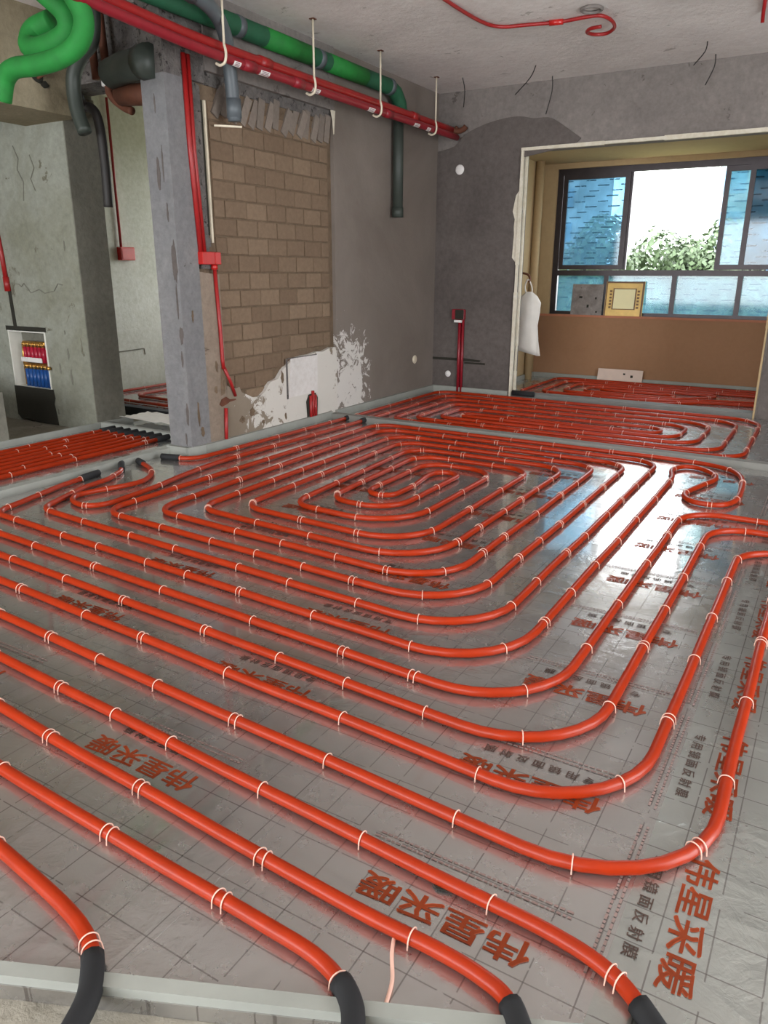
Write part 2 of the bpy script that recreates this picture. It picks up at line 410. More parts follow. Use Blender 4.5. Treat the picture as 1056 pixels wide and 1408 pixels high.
while zb < 2.36:
    row = round((zb-.786)/BH); y = 4.345-(BL/2 if row % 2 else 0)
    while y < 5.82:
        l = BL; y0 = y
        if y < 4.34: y0 = y+BL/2; l = BL/2
        if y0+l > 5.835: l = BL/2
        if y0+l <= 5.838 and zb > low_edge(y0+l/2)-.07:
            o = link('brick', (fulls[k % 4] if l == BL else halves[k % 3]), wl, (-4.056+random.uniform(-.004, .003), y0+.004, zb+.004)); k += 1
            if y0+l > 5.70 and random.random() < .55: o.data = (halves[k % 3] if l < BL else fulls[k % 4])
        y = y0+l
    zb += BH
# slanting closing course under the beam, smeared with mortar
sl = MB().box(0, -.035, 0, .035, .035, .21).mesh('slanted_brick', MT['brick_grey'])
for i in range(15):
    o = link('slanted_brick', sl, wl, (-4.056+random.uniform(0, .012), 4.40+i*.097, 2.335+random.uniform(-.01, .02))); o.rotation_euler = (random.uniform(-.55, -.15), random.uniform(-.05, .05), 0)
MB().box(-4.056, 4.30, 2.52, -4.025, 5.84, 2.60).build('mortar_smear', 'grey_mortar', wl)
# dark slot and pale strip beside the riser chase
MB().box(-4.056, 4.255, 1.55, -4.024, 4.29, 2.42).build('chase', 'hole', wl)
MB().bar((-4.02, 4.30, 1.50), (-4.02, 4.30, 2.42), .018, .02).build('white_strip', 'hanger', wl)
MB().box(-4.05, 4.17, 1.47, -4.004, 4.27, 1.53).build('mortar_lump', 'grey_mortar', wl)
MB().prism([(5.80, 2.60), (5.86, 2.60), (5.85, 2.52), (5.838, 2.42), (5.825, 2.53)], 'x', -4.0, -3.99).build('plaster_tongue', 'cream_trim', wl)

# back wall with the opening to the balcony
wb = struct(MB().box(-4.2, 7.8, -.035, -3.05, 8.0, CZ).box(-3.05, 7.8, 2.47, -.60, 8.0, CZ).box(-.60, 7.8, -.035, 3.4, 8.0, CZ).build('wall_back', 'beam'), 'concrete wall with a wide opening to the balcony')
pl = [(-4.0, -.035), (-3.06, -.035), (-3.06, 2.40), (-2.52, 2.48), (-2.46, 2.53)] + spline([(-2.46, 2.54), (-2.55, 2.60), (-2.70, 2.70), (-2.80, 2.745), (-2.95, 2.75), (-3.1, 2.78), (-3.3, 2.77), (-3.5, 2.73), (-3.69, 2.66), (-3.8, 2.56), (-4.0, 2.52)], 3)
pl = [(p[0], p[1]) for p in pl]
MB().prism([p for p in pl if not (p[0] > -3.05 and p[1] < 2.475)], 'y', 7.788, 7.801).build('dark_render', 'dark_cement', wb)
MB().box(-.575, 7.786, -.035, 3.4, 7.801, 2.42).build('dark_render', 'dark_cement', wb)
r = random.Random(5)
pp = [(-3.10+r.uniform(-.015, .015), 1.45+i*.075) for i in range(9)] + [(-3.052, 2.10), (-3.052, 1.40)]
MB().prism(pp[::-1], 'y', 7.783, 7.789).build('paint_flake', 'cream_trim', wb)
def ragtrim(name, mat, p0, p1, wd, th, seed, parent):
    r = random.Random(seed); m = MB(); p0, p1 = Vector(p0), Vector(p1); n = 9
    for i in range(n):
        a = p0.lerp(p1, i/n); b = p0.lerp(p1, (i+1)/n); m.bar(a, b, wd*r.uniform(.7, 1.15), th*r.uniform(.8, 1.1), (0, 1, 0))
    return m.build(name, mat, parent)
tr = struct(ragtrim('trim_1', 'cream_trim', (-3.035, 7.785, -.0), (-3.035, 7.785, 2.48), .03, .04, 1, None), 'chipped white corner bead at the opening')
ragtrim('inner_bead', 'cream_trim', (-3.02, 7.86, 0), (-3.02, 7.86, 2.46), .022, .035, 2, tr)
ragtrim('top_bead', 'cream_trim', (-3.05, 7.785, 2.475), (-.58, 7.785, 2.475), .035, .04, 3, tr)
ragtrim('side_bead', 'balcony_side', (-.60, 7.79, 0), (-.60, 7.79, 2.48), .02, .03, 4, tr)

# balcony shell
wba = struct(MB().box(-3.65, 9.62, -.035, .8, 9.82, .775).build('wall_balcony', 'balcony'), 'brown painted parapet under the balcony window')
MB().box(-3.65, 9.62, 2.50, .8, 9.82, CZ).build('window_head', 'balcony_side', wba)
MB().box(-3.65, 9.60, .775, .8, 9.80, .80).build('sill', plain('terracotta_sill', (176, 112, 84), .7), wba)
MB().box(-3.66, 9.62, .775, -3.29, 9.82, 2.50).build('reveal', 'balcony_side', wba)
MB().box(.6, 9.62, .775, .8, 9.82, 2.5).build('reveal', 'balcony_side', wba)
struct(MB().box(-3.65, 8.0, -.035, -3.45, 9.62, CZ).build('wall_balcony_left', 'balcony_side'))
struct(MB().box(.6, 8.0, -.035, .8, 9.62, CZ).build('wall_balcony_right', 'balcony_side'))
struct(MB().box(-3.45, 8.0, 2.56, .6, 9.62, 2.66).build('ceiling_balcony', 'balcony_side'))
MB().tube([(-3.40, 9.30, -.03), (-3.40, 9.30, 2.56)], .05, 14).build('downpipe', 'balcony_side', None, True)
tag(bpy.data.objects['downpipe'], 'beige painted downpipe in the balcony corner beside the window', 'pipe')

# rest of the flat round the camera, open to the daylight
struct(MB().box(3.2, -3.2, -.035, 3.4, 1.0, CZ).box(3.2, 4.2, -.035, 3.4, 9.0, CZ).box(3.2, 1.0, 2.55, 3.4, 4.2, CZ).build('wall_right', 'beam'))
struct(MB().box(-9.5, -3.4, -.035, -6.1, -3.2, CZ).box(1.1, -3.4, -.035, 3.4, -3.2, CZ).box(-6.1, -3.4, -.035, 1.1, -3.2, .5).box(-6.1, -3.4, 2.6, 1.1, -3.2, CZ).build('wall_near', 'hall'))
struct(MB().box(-9.7, -3.2, -.035, -9.5, 8.3, CZ).build('wall_outer', 'hall'))

# hall wall with the manifold recess
wh = struct(MB().box(-9.5, 4.25, -.035, -6.53, 4.55, CZ).box(-6.0, 4.25, -.035, -5.45, 4.55, CZ).box(-6.53, 4.25, .80, -6.0, 4.55, CZ).build('wall_hall', 'hall'), 'grey green plaster wall with the manifold recess')
MB().box(-6.53, 4.40, -.035, -6.0, 4.55, .80).build('recess_back', 'hole', wh)
r = random.Random(3)
MB().prism([(-6.55, .02)] + rag((-6.50, -.02), (-5.98, -.03), 6, .012, 8) + rag((-5.97, -.03), (-5.985, .29), 5, .014, 9) + [(-5.985, .29), (-6.545, .29)], 'y', 4.244, 4.25).build('rough_recess', 'hole', wh)
MB().box(-6.55, 4.245, .79, -5.985, 4.251, .83).build('mortar_band', 'hole', wh)
MB().box(-5.452, 4.252, -.035, -5.44, 4.56, 2.60).build('jamb', 'hall_dark', wh)
struct(MB().box(-5.45, 4.25, 2.63, -4.215, 4.55, CZ).build('wall_lintel', 'grey_mortar'), 'rough concrete lintel over the hall doorway')
struct(MB().box(-5.9, -3.2, 2.41, -5.24, 4.25, CZ).build('wall_beam', 'tan_block'), 'tan concrete beam above the hall')
b = bpy.data.objects['wall_beam']
for (y, z, s) in ((3.30, 2.55, .045), (3.92, 2.62, .05), (3.97, 2.585, .035), (3.1, 2.78, .03)):
    mm = MB(); mm.prism([(y+s*math.cos(a)*random.uniform(.8, 1.1), z+s*.7*math.sin(a)*random.uniform(.8, 1.1)) for a in [i*PI/5 for i in range(10)]], 'x', -5.242, -5.234); mm.build('drill_hole', 'hole', b)
struct(MB().prism([(-9.0, 2.9), (-5.52, 2.9), (-5.44, 3.35), (-5.44, 3.42), (-9.0, 3.42)], 'z', -.035, .42).build('wall_stub', 'hall_dark'), 'low dark wall stub at the left edge')
# room beyond the doorway
w2 = struct(MB().box(-7.3, 4.55, -.035, -7.1, 8.3, CZ).build('wall_room', 'white_wall'), 'pale rendered wall of the room behind the doorway')
struct(MB().box(-7.3, 8.1, -.035, -6.9, 8.3, CZ).box(-4.7, 8.1, -.035, -4.0, 8.3, CZ).box(-6.9, 8.1, -.035, -4.7, 8.3, .85).box(-6.9, 8.1, 2.55, -4.7, 8.3, CZ).build('wall_room_far', 'white_wall'))
MB().bar((-7.097, 5.95, .42), (-7.097, 6.32, .43), .006, .012).bar((-7.097, 6.32, .43), (-7.097, 6.33, .36), .006, .010).build('crack', 'hall_dark', w2)

# foam edge strips along the walls (setting) and foam bars between the rooms
def strip(name, pts, wd=.018, h=.075, label=None):
    m = MB(); P = [Vector((*p, 0)) for p in pts]
    for a, b in zip(P, P[1:]):
        n = max(1, int((b-a).length/.35))
        for i in range(n):
            p, q = a.lerp(b, i/n), a.lerp(b, (i+1)/n)
            m.bar(p+Vector((0, 0, (h-.035)/2)), q+Vector((0, 0, (h-.035)/2)), wd, h+.035)
    o = m.build(name, 'foam'); return struct(o, label)
strip('baseboard_left', [(-4.22, 3.90), (-4.02, 3.90), (-3.985, 4.05), (-3.985, 5.72)], .03, .062, 'grey foam edge strip along the brick wall')
strip('baseboard_far', [(-3.985, 5.80), (-3.985, 7.775), (-3.06, 7.775)], .03, .062, 'grey foam edge strip in the far corner')
strip('baseboard_balcony', [(-3.05, 8.03), (-3.43, 8.03), (-3.43, 9.60), (.58, 9.60)], .02, .055)
strip('baseboard_hall', [(-5.43, -1.2), (-5.43, 4.22), (-5.40, 4.60)], .02, .05)
def foam_bar(label, p, q, wd, h, mat='foam', tilt=0.0, group='foam bars between the rooms'):
    m = MB(); a, b = Vector((*p, 0)), Vector((*q, 0)); n = max(2, int((b-a).length/.3)); rr = random.Random(len(label))
    for i in range(n):
        u, v = a.lerp(b, i/n), a.lerp(b, (i+1)/n); z = (h-.035)/2
        m.bar(u+Vector((0, 0, z)), v+Vector((0, 0, z)), wd, h+.035)
    return tag(m.build('foam_divider', mat), label, 'foam strip', group)
foam_bar('grey foam divider between the coiled main floor and the far floor', (-3.99, 5.74), (3.15, 5.69), .085, .045, 'foam_mid')
foam_bar('dark foam threshold strip under the balcony opening', (-3.04, 7.87), (-.60, 7.87), .17, .045, 'foam_dark')
foam_bar('pale foam strip between the hall pipes and the main floor', (-4.22, .6), (-4.22, 3.9), .07, .045)
foam_bar('short foam strip across the hall doorway behind the black sleeves', (-5.42, 4.29), (-4.24, 4.27), .05, .05)
foam_bar('black foam threshold strip of the room behind the doorway', (-6.2, 5.0), (-4.24, 4.98), .10, .05, 'black')
foam_bar('thin foam strip at the near edge below the bottom sleeves', (-2.6, -.081+.02), (-.0, 1.094+.02), .03, .022)

# ------------------------------------------------------------------ window of the balcony
wn = struct(MB().box(-3.29, 9.66, .80, -3.22, 9.72, 2.50).box(-3.22, 9.66, 2.43, .6, 9.72, 2.50).box(-3.22, 9.66, .80, .6, 9.72, .84).box(-3.22, 9.65, 1.27, .6, 9.73, 1.335).build('window_1', 'frame'), 'dark aluminium sliding window over three low panes')
for x in (-2.60, -1.80, -1.09, -.25): MB().box(x-.028, 9.66, .84, x+.028, 9.72, 1.27).build('mullion', 'frame', wn)
xs = [-3.22, -2.60, -1.80, -1.09, -.25, .6]
for a, b_ in zip(xs, xs[1:]): MB().box(a+.01, 9.685, .84, b_-.01, 9.693, 1.27).build('pane', 'film_pale', wn)
def sash(x0, x1, y, mat, label=None):
    z0, z1, s = 1.34, 2.43, .055
    o = MB().box(x0, y-.018, z0, x0+s, y+.018, z1).box(x1-s, y-.018, z0, x1, y+.018, z1).box(x0+s, y-.018, z0, x1-s, y+.018, z0+s).box(x0+s, y-.018, z1-s, x1-s, y+.018, z1).build('sash', 'frame', wn)
    MB().box(x0+s, y-.004, z0+s, x1-s, y+.004, z1-s).build('pane', mat, o); return o
sash(-3.215, -2.42, 9.672, 'film_blue'); sash(-1.39, -.40, 9.708, 'film_pale'); sash(-1.135, -.20, 9.672, 'film_blue')
MB().box(-2.44, 9.69, 1.34, -2.39, 9.73, 2.43).build('stile', 'frame', wn)

# ------------------------------------------------------------------ heating pipes
PR = .0162
clip_me = None
def make_clip():
    m = MB(); n = 9
    pts = [(0, -.021, -.014)] + [(0, -.0195*math.cos(PI*i/n), .0195*math.sin(PI*i/n)) for i in range(n+1)] + [(0, .021, -.014)]
    m.tube(pts, .0017, 5, cap=False); return m.mesh('pipe_clip', MT['clip'], True)
clip_me = make_clip()
def densify(P, step=.12, amp=.004, seed=1):
    out = []; acc = 0.0
    for a, b in zip(P, P[1:]):
        L = (b-a).length; n = max(1, int(L/step))
        for i in range(n): out.append(a.lerp(b, i/n))
    out.append(P[-1]); res = []
    for i, p in enumerate(out):
        j = Vector((noise.noise((p.x*1.7+seed, p.y*1.7, 3.1)), noise.noise((p.x*1.7, p.y*1.7+seed, 9.7)), 0))*amp*2
        res.append(p+j if 0 < i < len(out)-1 else p)
    return res
def pipe(label, P, clips=.33, seed=1, group='floor heating pipes', sleeves=(), double=.35, r=PR):
    """P: list of Vectors in plan; clips: mean spacing of the holding clips"""
    P = densify([Vector((p.x, p.y, r+.002)) for p in P], .12, .004, seed)
    root = thing('heating_pipe', label, 'heating pipe', (P[0].x, P[0].y, 0), group); inv = -Vector(root.location)
    MB().tube([p+inv for p in P], r, 12).build('tube', 'pipe', root, True)
    rr = random.Random(seed); d = 0.0; nxt = rr.uniform(.1, .3); cnt = 0
    for a, b in zip(P, P[1:]):
        L = (b-a).length
        if L < 1e-6: continue
        while clips and d+L > nxt and cnt < 296:
            p = a.lerp(b, max(0, (nxt-d)/L)); ang = math.atan2(b.y-a.y, b.x-a.x)
            for q in ((0, .022) if rr.random() < double else (0,)):
                o = link('pipe_clip', clip_me, root, (p.x+inv.x+math.cos(ang)*q, p.y+inv.y+math.sin(ang)*q, r+.002)); o.rotation_euler = (0, 0, ang+rr.uniform(-.12, .12)); cnt += 1
            nxt += clips*rr.uniform(.7, 1.3)
        d += L
    for (end, ln) in sleeves:
        a, b = (P[0], P[1]) if end == 0 else (P[-1], P[-2])
        # sleeve covers the first stretch of the pipe
        path = P if end == 0 else P[::-1]; acc = 0; q = [path[0]-(path[1]-path[0]).normalized()*.02]
        for u, v in zip(path, path[1:]):
            q.append(u if acc == 0 else u); acc += (v-u).length
            if acc >= ln: q.append(v); break
        MB().tube([x+inv+Vector((0, 0, .002)) for x in q], r*1.42, 10).build('sleeve', 'black', root, True)
    return root
V = lambda x, y: Vector((x, y, 0))
Rr = [-.81, -.972, -1.142, -1.315, -1.485, -1.665, -1.85, -2.03]
Rb = [(-1.614, 2.158), (-1.76, 2.359), (-1.893, 2.54), (-2.03, 2.728), (-2.156, 2.90), (-2.288, 3.083), (-2.40, 3.29), (-2.40, 3.50)]
rb = lambda k, x: Rb[k][1]-.062*(x-Rb[k][0])
Ty = [5.61, 5.45, 5.27, 5.10, 4.93, 4.75, 4.58, 4.40]
Wt = [-3.41, -3.25, -3.03, -2.86, -2.68, -2.53, -2.37]; Wb = [-3.41, -3.18, -3.0, -2.81, -2.60, -2.48, -2.36]
def ring(pts, rad, k, start_left):
    """bottom row k, right side, top row: corner points"""
    x = Rr[k]; pts.append((x, rb(k, x))); rad.append(.30 if k < 4 else .26)
Pp, Pr = [], []
def add(p, r): Pp.append(p); Pr.append(r)
for p in ((-4.115, 3.16), (-4.06, 2.85), (-3.95, 2.50)): add(p, .3)
add((-3.90, rb(0, -3.85)), .14); add((Rr[0], rb(0, Rr[0])), .34)
add((Rr[0], 4.95), 0)
A1 = fillet(Pp, Pr)
S1 = spline([(-.81, 4.95), (-.816, 5.08), (-.855, 5.28), (-.80, 5.42), (-.70, 5.42), (-.60, 5.31), (-.565, 5.16), (-.62, 4.95), (-.675, 4.72), (-.63, 4.585), (-.54, 4.545), (-.44, 4.58), (-.385, 4.72), (-.385, 4.95), (-.41, 5.22), (-.46, 5.40), (-.56, 5.52), (-.75, 5.59), (-1.05, 5.61), (-1.4, 5.61)], 4)
Pp, Pr = [], []
add((-1.4, Ty[0]), 0)
for k in (0, 2, 4):
    add((Wt[k], Ty[k]), .18); add((Wb[k], rb(k+2, Wb[k])), .15)
    add((Rr[k+2], rb(k+2, Rr[k+2])), .33); add((Rr[k+2], Ty[k+2]), .20)
add((Wt[6], Ty[6]), .16); add((Wb[6], 3.72), .13); add((-2.17, 3.71), .12); add((-2.17, 4.0), 0); add((-2.21, 4.24), .1)
A2 = fillet(Pp, Pr)
Pp, Pr = [], []
for p in ((-4.20, 3.44), (-4.03, 3.29), (-3.93, 3.10), (-3.90, 2.90)): add(p, .25)
add((-3.74, rb(1, -3.7)), .14); add((Rr[1], rb(1, Rr[1])), .34); add((Rr[1], Ty[1]), .2)
for k in (1, 3, 5):
    add((Wt[k], Ty[k]), .18); add((Wb[k], rb(k+2, Wb[k])), .15)
    add((Rr[k+2], rb(k+2, Rr[k+2])), .30); add((Rr[k+2], Ty[k+2]), .18)
add((-2.20, Ty[7]), .1); add((-2.21, 4.24), 0)
B1 = fillet(Pp, Pr)
pipe('longest orange pipe, spiralling inward over the middle of the foil floor', A1+S1[1:]+A2[1:]+B1[::-1][1:], .36, 3, sleeves=((0, .11), (1, .09)))
# pipes that sweep past the spiral and leave to the right
def sweep(y430, x430, xr, exits, rad=.33, top=.22):
    f = lambda x: y430-.06*(x-x430)
    return fillet([(-4.14, f(-4.14)), (xr, f(xr)), (xr, exits), (3.1, exits-.06)], [0, rad, top, 0], 9)
pipe('orange pipe bending off to the right just below the keyhole shaped bend', sweep(1.98, -1.485, -.61, 4.36), .4, 11, sleeves=((0, .10),))
pipe('orange pipe bending off to the right second below the keyhole bend', sweep(1.806, -1.358, -.436, 4.15), .4, 12, sleeves=((0, .10),))
pipe('orange pipe bending off to the right third below the keyhole bend', sweep(1.627, -1.227, -.263, 3.86), .38, 13, sleeves=((0, .10),))
pipe('orange pipe with the outermost corner at the lower right', sweep(1.431, -1.084, -.074, 3.62, .36), .38, 14, sleeves=((0, .10),))
f = lambda y, x0, x: y-.055*(x-x0)
pipe('orange pipe ending in a black sleeve at the bottom right corner', [Vector((p[0], p[1], 0)) for p in spline([(-4.14, f(1.244, -.947, -4.14)), (-3.2, f(1.244, -.947, -3.2)), (-2.0, f(1.244, -.947, -2.0)), (-.947, 1.236), (-.55, 1.214), (-.32, 1.202), (-.19, 1.174), (-.11, 1.12), (-.03, 1.03), (.0, .9)], 6)], .34, 15, sleeves=((0, .10), (1, .26)))
pipe('orange pipe ending in a black sleeve below the large orange lettering', [Vector((p[0], p[1], 0)) for p in spline([(-4.14, 1.265), (-3.0, 1.20), (-1.9, 1.118), (-1.2, 1.072), (-.70, 1.046), (-.506, 1.047), (-.40, 1.038), (-.33, 1.012), (-.27, .93), (-.24, .82)], 6)], .34, 16, sleeves=((0, .10), (1, .20)))
pipe('orange pipe ending under the bottom edge, below all others', [Vector((p[0], p[1], 0)) for p in spline([(-4.14, .95), (-2.6, .85), (-1.9, .79), (-1.45, .76), (-1.15, .72), (-1.02, .64), (-.97, .55)], 6)], .34, 18, sleeves=((0, .10), (1, .15)))
pipe('lowest orange pipe but one at the bottom left', [Vector((p[0], p[1], 0)) for p in spline([(-4.14, 1.11), (-2.8, 1.03), (-1.9, .955), (-1.2, .925), (-.85, .915), (-.68, .905), (-.58, .86), (-.53, .78), (-.51, .7)], 6)], .34, 17, sleeves=((0, .10), (1, .22)))
# pipe through the divider to the far floor
U1 = fillet([(-4.09, 3.735), (-3.86, 3.79), (-3.84, 4.2), (-3.80, 5.8), (-3.82, 7.62), (-.505, 7.58), (-.49, 5.86), (-3.45, 5.90), (-3.45, 7.18), (-.86, 7.16), (-.86, 6.19), (-3.12, 6.20), (-3.12, 6.73), (-1.2, 6.72), (-1.2, 6.48), (-2.9, 6.50)], [0, .18, .4, .4, .16, .32, .22, .12, .12, .28, .22, .12, .12, .12, .11, 0])
U2 = [Vector((p[0], p[1], 0)) for p in spline([(-4.13, 3.54), (-3.93, 3.45), (-3.80, 3.34), (-3.715, 3.2), (-3.72, 3.06), (-3.775, 2.88), (-3.79, 2.75), (-3.70, 2.665), (-3.57, 2.65), (-3.50, 2.74), (-3.51, 2.9), (-3.54, 3.15), (-3.60, 3.45), (-3.65, 3.9), (-3.63, 4.6), (-3.61, 5.5), (-3.61, 6.2)], 5)]
U3 = fillet([(-3.61, 6.2), (-3.63, 7.40), (-.67, 7.38), (-.665, 6.0), (-3.29, 6.04), (-3.29, 6.96), (-1.03, 6.95), (-1.03, 6.35), (-3.0, 6.36), (-2.9, 6.50)], [0, .14, .26, .22, .12, .12, .2, .2, .08, 0])
up = pipe('orange pipe coiled over the far floor, passing under the grey divider', U1+(U2+U3[1:])[::-1][1:], .5, 21, sleeves=((0, .12), (1, .07)))
for x, y in ((-3.80, 5.76), (-3.61, 5.73)):
    MB().tube([(x+.004, y-.09, .022), (x, y+.02, .022)], .024, 10).build('sleeve', 'black', up, True, loc=tuple(-Vector(up.location)))
# balcony loop
pts = [(.4, 9.44), (-3.05, 9.44), (-3.05, 8.06), (-2.1, 8.02), (-1.5, 8.04), (-1.15, 8.36), (.45, 8.62), (.45, 9.27), (-2.85, 9.27), (-2.85, 8.22), (-1.9, 8.18), (-1.45, 8.26), (-1.1, 8.52), (.25, 8.80), (.25, 9.10), (-2.65, 9.10), (-2.65, 8.38), (-1.5, 8.36), (-1.2, 8.66), (-1.0, 8.92), (-2.45, 8.92), (-2.45, 8.5), (-1.46, 8.48), (-1.46, 8.72), (-2.3, 8.72)]
pipe('orange pipe coiled over the balcony floor beyond the opening', fillet(pts, [.14 if i not in (3, 4, 5, 10, 11, 12, 17, 18) else .3 for i in range(len(pts))]), .5, 22)
# bundle of hall pipes running to the manifold
places = ['first', 'second', 'third', 'fourth', 'fifth', 'sixth', 'seventh', 'eighth']
for i in range(8):
    x = -5.24+i*.094
    pipe('%s of the eight straight hall pipes, counted from the hall wall' % places[i], [V(x, 4.24), V(x+.01, 3.4), V(x+.02, 2.2), V(x+.02, .9)], .55, 30+i, 'straight hall pipes', sleeves=((0, .10),), double=.2)
# room behind the doorway
pipe('orange pipe looped on the floor of the room behind the doorway', fillet([(-4.5, 5.25), (-6.85, 5.35), (-6.85, 6.6), (-6.5, 6.6), (-6.5, 5.6), (-4.6, 5.5), (-4.6, 5.75), (-6.2, 5.85), (-6.2, 7.2), (-5.8, 7.2), (-5.8, 6.1), (-4.6, 6.0)], .12), .5, 41)
pipe('short orange pipe between the sleeves and the black threshold strip', [V(-4.6, 4.36), V(-4.62, 4.6), V(-4.7, 4.88)], .3, 42, 'short doorway pipes')
pipe('short orange pipe beside the column inside the doorway', [V(-4.36, 4.36), V(-4.38, 4.6), V(-4.5, 4.88)], .3, 43, 'short doorway pipes')

# ------------------------------------------------------------------ printing on the foil
def text_mesh(txt, size, mat, sx=1.0, bold=0.0, space=1.0):
    cu = bpy.data.curves.new('lettering', 'FONT'); cu.body = txt; cu.size = size; cu.space_character = space
    cu.align_x = 'CENTER'; cu.align_y = 'CENTER'; cu.resolution_u = 2; cu.fill_mode = 'FRONT'
    o = bpy.data.objects.new('lettering', cu); C.objects.link(o)
    dg = bpy.context.evaluated_depsgraph_get(); me = bpy.data.meshes.new_from_object(o.evaluated_get(dg))
    bpy.data.objects.remove(o); me.materials.clear(); me.materials.append(MT[mat])
    for v in me.vertices: v.co.x *= sx
    if bold:   # heavier strokes: the same outline laid a hair to each side
        V0 = [v.co.copy() for v in me.vertices]; F0 = [tuple(p.vertices) for p in me.polygons]; mb = MB()
        for dx, dy in ((-bold, -bold*.7), (bold, -bold*.7), (-bold, bold*.7), (bold, bold*.7), (0, 0)):
            k = len(mb.v); mb.v += [(c.x+dx, c.y+dy, 0) for c in V0]; mb.f += [tuple(i+k for i in f_) for f_ in F0]
        me = mb.mesh('lettering', MT[mat])
    return me
big = text_mesh('伟星采暖', .074, 'orange_ink', 1.36, .0016)
sub = text_mesh('专用镜面反射膜', .034, 'grey_ink', 1.1, .0004, 1.55)
fine = MB()
rr = random.Random(4)
for row in range(2):
    x = -.24
    while x < .24:
        l = rr.uniform(.006, .016); fine.v += [(x, -row*.016, 0), (x+l, -row*.016, 0), (x+l, -row*.016-.006, 0), (x, -row*.016-.006, 0)]; n = len(fine.v); fine.f.append((n-4, n-3, n-2, n-1)); x += l+.004
fine = fine.mesh('fine_print', MT['pale_ink'])
def printed(x, y, parent, rot=PI):
    e = Vector((math.cos(rot), math.sin(rot))); u = Vector((-e.y, e.x))
    for nm, me, off in (('lettering', big, 0), ('small_lettering', sub, -.088), ('fine_print', fine, -.13)):
        p = Vector((x, y))+u*off; o = link(nm, me, parent, (p.x, p.y, .0018)); o.rotation_euler = (0, 0, rot)
for i, (x, y0) in enumerate(((-.535, 1.14), (-1.487, 1.18), (-2.45, 1.255))):
    y = y0
    while y < 5.4: printed(x, y, sheets[i]); y += .512
y = 1.40
while y < 5.3: printed(-.085, y, side, -PI/2); y += .56
# ------------------------------------------------------------------ pipework under the ceiling
def run(name, label, cat, parts, group=None):
    root = thing(name, label, cat, parts[0][1][0], group); off = -Vector(root.location)
    for nm, pts, r, mat in parts: MB().tube([Vector(p)+off for p in pts], r, 14).build(nm, mat, root, True)
    return root, off
def bands(root, off, pts, r, mat, name='joint_collar', ln=.06):
    for p, d in pts:
        p, d = Vector(p)+off, Vector(d).normalized(); MB().tube([p-d*ln/2, p+d*ln/2], r, 14).build(name, mat, root, True)
g, go = run('insulated_pipe', 'thick green foam insulated pipe running under the ceiling along the wall', 'pipe',
    [('tube', [(-3.90, 2.2, 2.90), (-3.90, 5.0, 2.905), (-3.90, 6.62, 2.91), (-3.90, 6.72, 2.88), (-3.90, 6.80, 2.80), (-3.90, 6.83, 2.68)], .066, 'green_dark')])
bands(g, go, [((-3.90, 5.1, 2.905), (0, 1, 0)), ((-3.90, 5.9, 2.907), (0, 1, 0))], .0675, 'green', 'green_wrap', .55)
bands(g, go, [((-3.90, 4.55, 2.905), (0, 1, 0)), ((-3.90, 5.5, 2.905), (0, 1, 0)), ((-3.90, 6.6, 2.91), (0, 1, 0))], .070, 'grey_pvc')
for i, (x, z, r, mat, lab) in enumerate(((-3.735, 2.625, .030, 'crimson', 'lowest crimson ceiling conduit, carrying white labels'), (-3.80, 2.70, .034, 'red_pvc', 'middle red ceiling conduit between labelled conduit and green pipe'), (-3.895, 2.70, .030, 'crimson', 'rear crimson ceiling conduit closest to the brick wall'))):
    t, to = run('ceiling_conduit', lab, 'conduit', [('tube', spline([(x, 1.6, z+.10), (x, 2.8, z+.07), (x, 3.5, z+.03), (x, 4.3, z), (x, 6.0, z), (x, 7.7, z)], 5), r, mat)], 'red conduits under the ceiling')
    bands(t, to, [((x, yy, z), (0, 1, 0)) for yy in ((4.45, 5.0, 6.3) if i == 0 else (4.7, 6.9))], r*1.18, mat, 'coupling', .12)
    if i == 0:
        for yy in (4.28, 4.55, 4.95, 5.15, 5.95, 6.25, 6.75, 7.0):
            L = .10 if int(yy*100) % 2 else .07
            me = MB()
            for k in range(5):
                a0, a1 = -.2-k*.26, -.2-(k+1)*.26; R2 = r+.0015
                b0 = len(me.v)
                me.v += [(x+R2*math.cos(a0), yy, z+R2*math.sin(a0)), (x+R2*math.cos(a0), yy+L, z+R2*math.sin(a0)), (x+R2*math.cos(a1), yy+L, z+R2*math.sin(a1)), (x+R2*math.cos(a1), yy, z+R2*math.sin(a1))]
                me.f.append((b0, b0+1, b0+2, b0+3))
            lb = me.build('sticker', 'label', t, True); lb.location = to
            ink = MB()
            for k in range(3):
                a0 = -.45-k*.3; R3 = r+.0026
                ink.bar((x+R3*math.cos(a0), yy+.015, z+R3*math.sin(a0)), (x+R3*math.cos(a0), yy+L-.015, z+R3*math.sin(a0)), .005, .001, (math.cos(a0), 0, math.sin(a0)))
            ink.build('print', 'label_ink', lb)
    else:
        MB().tube([Vector(p)+to for p in spline([(x, 7.7, z), (x+.05, 7.74, z-.01), (x+.11, 7.75, z+.005), (x+.14, 7.75, z+.03)], 4)], r*.8, 12).build('end_elbow', 'rust', t, True)
for i, y in enumerate((4.18, 5.16, 6.12, 7.15)):
    h = thing('conduit_hanger', 'cream hooked rod hanging the red conduits, %s from the grey drain bend' % places[i], 'hanger', (-3.70, y, 2.62), 'conduit hangers')
    MB().tube([(0, 0, CZ-2.62), (0, 0, .06)], .008, 8).build('rod', 'hanger', h, True)
    MB().tube(spline([(0, 0, .07), (.012, 0, .02), (.0, 0, -.03), (-.04, 0, -.045), (-.075, 0, -.03)], 4), .009, 8).build('hook', 'hanger', h, True)
    MB().box(-.02, -.02, CZ-2.62-.006, .02, .02, CZ-2.62).build('plate', 'rust', h)
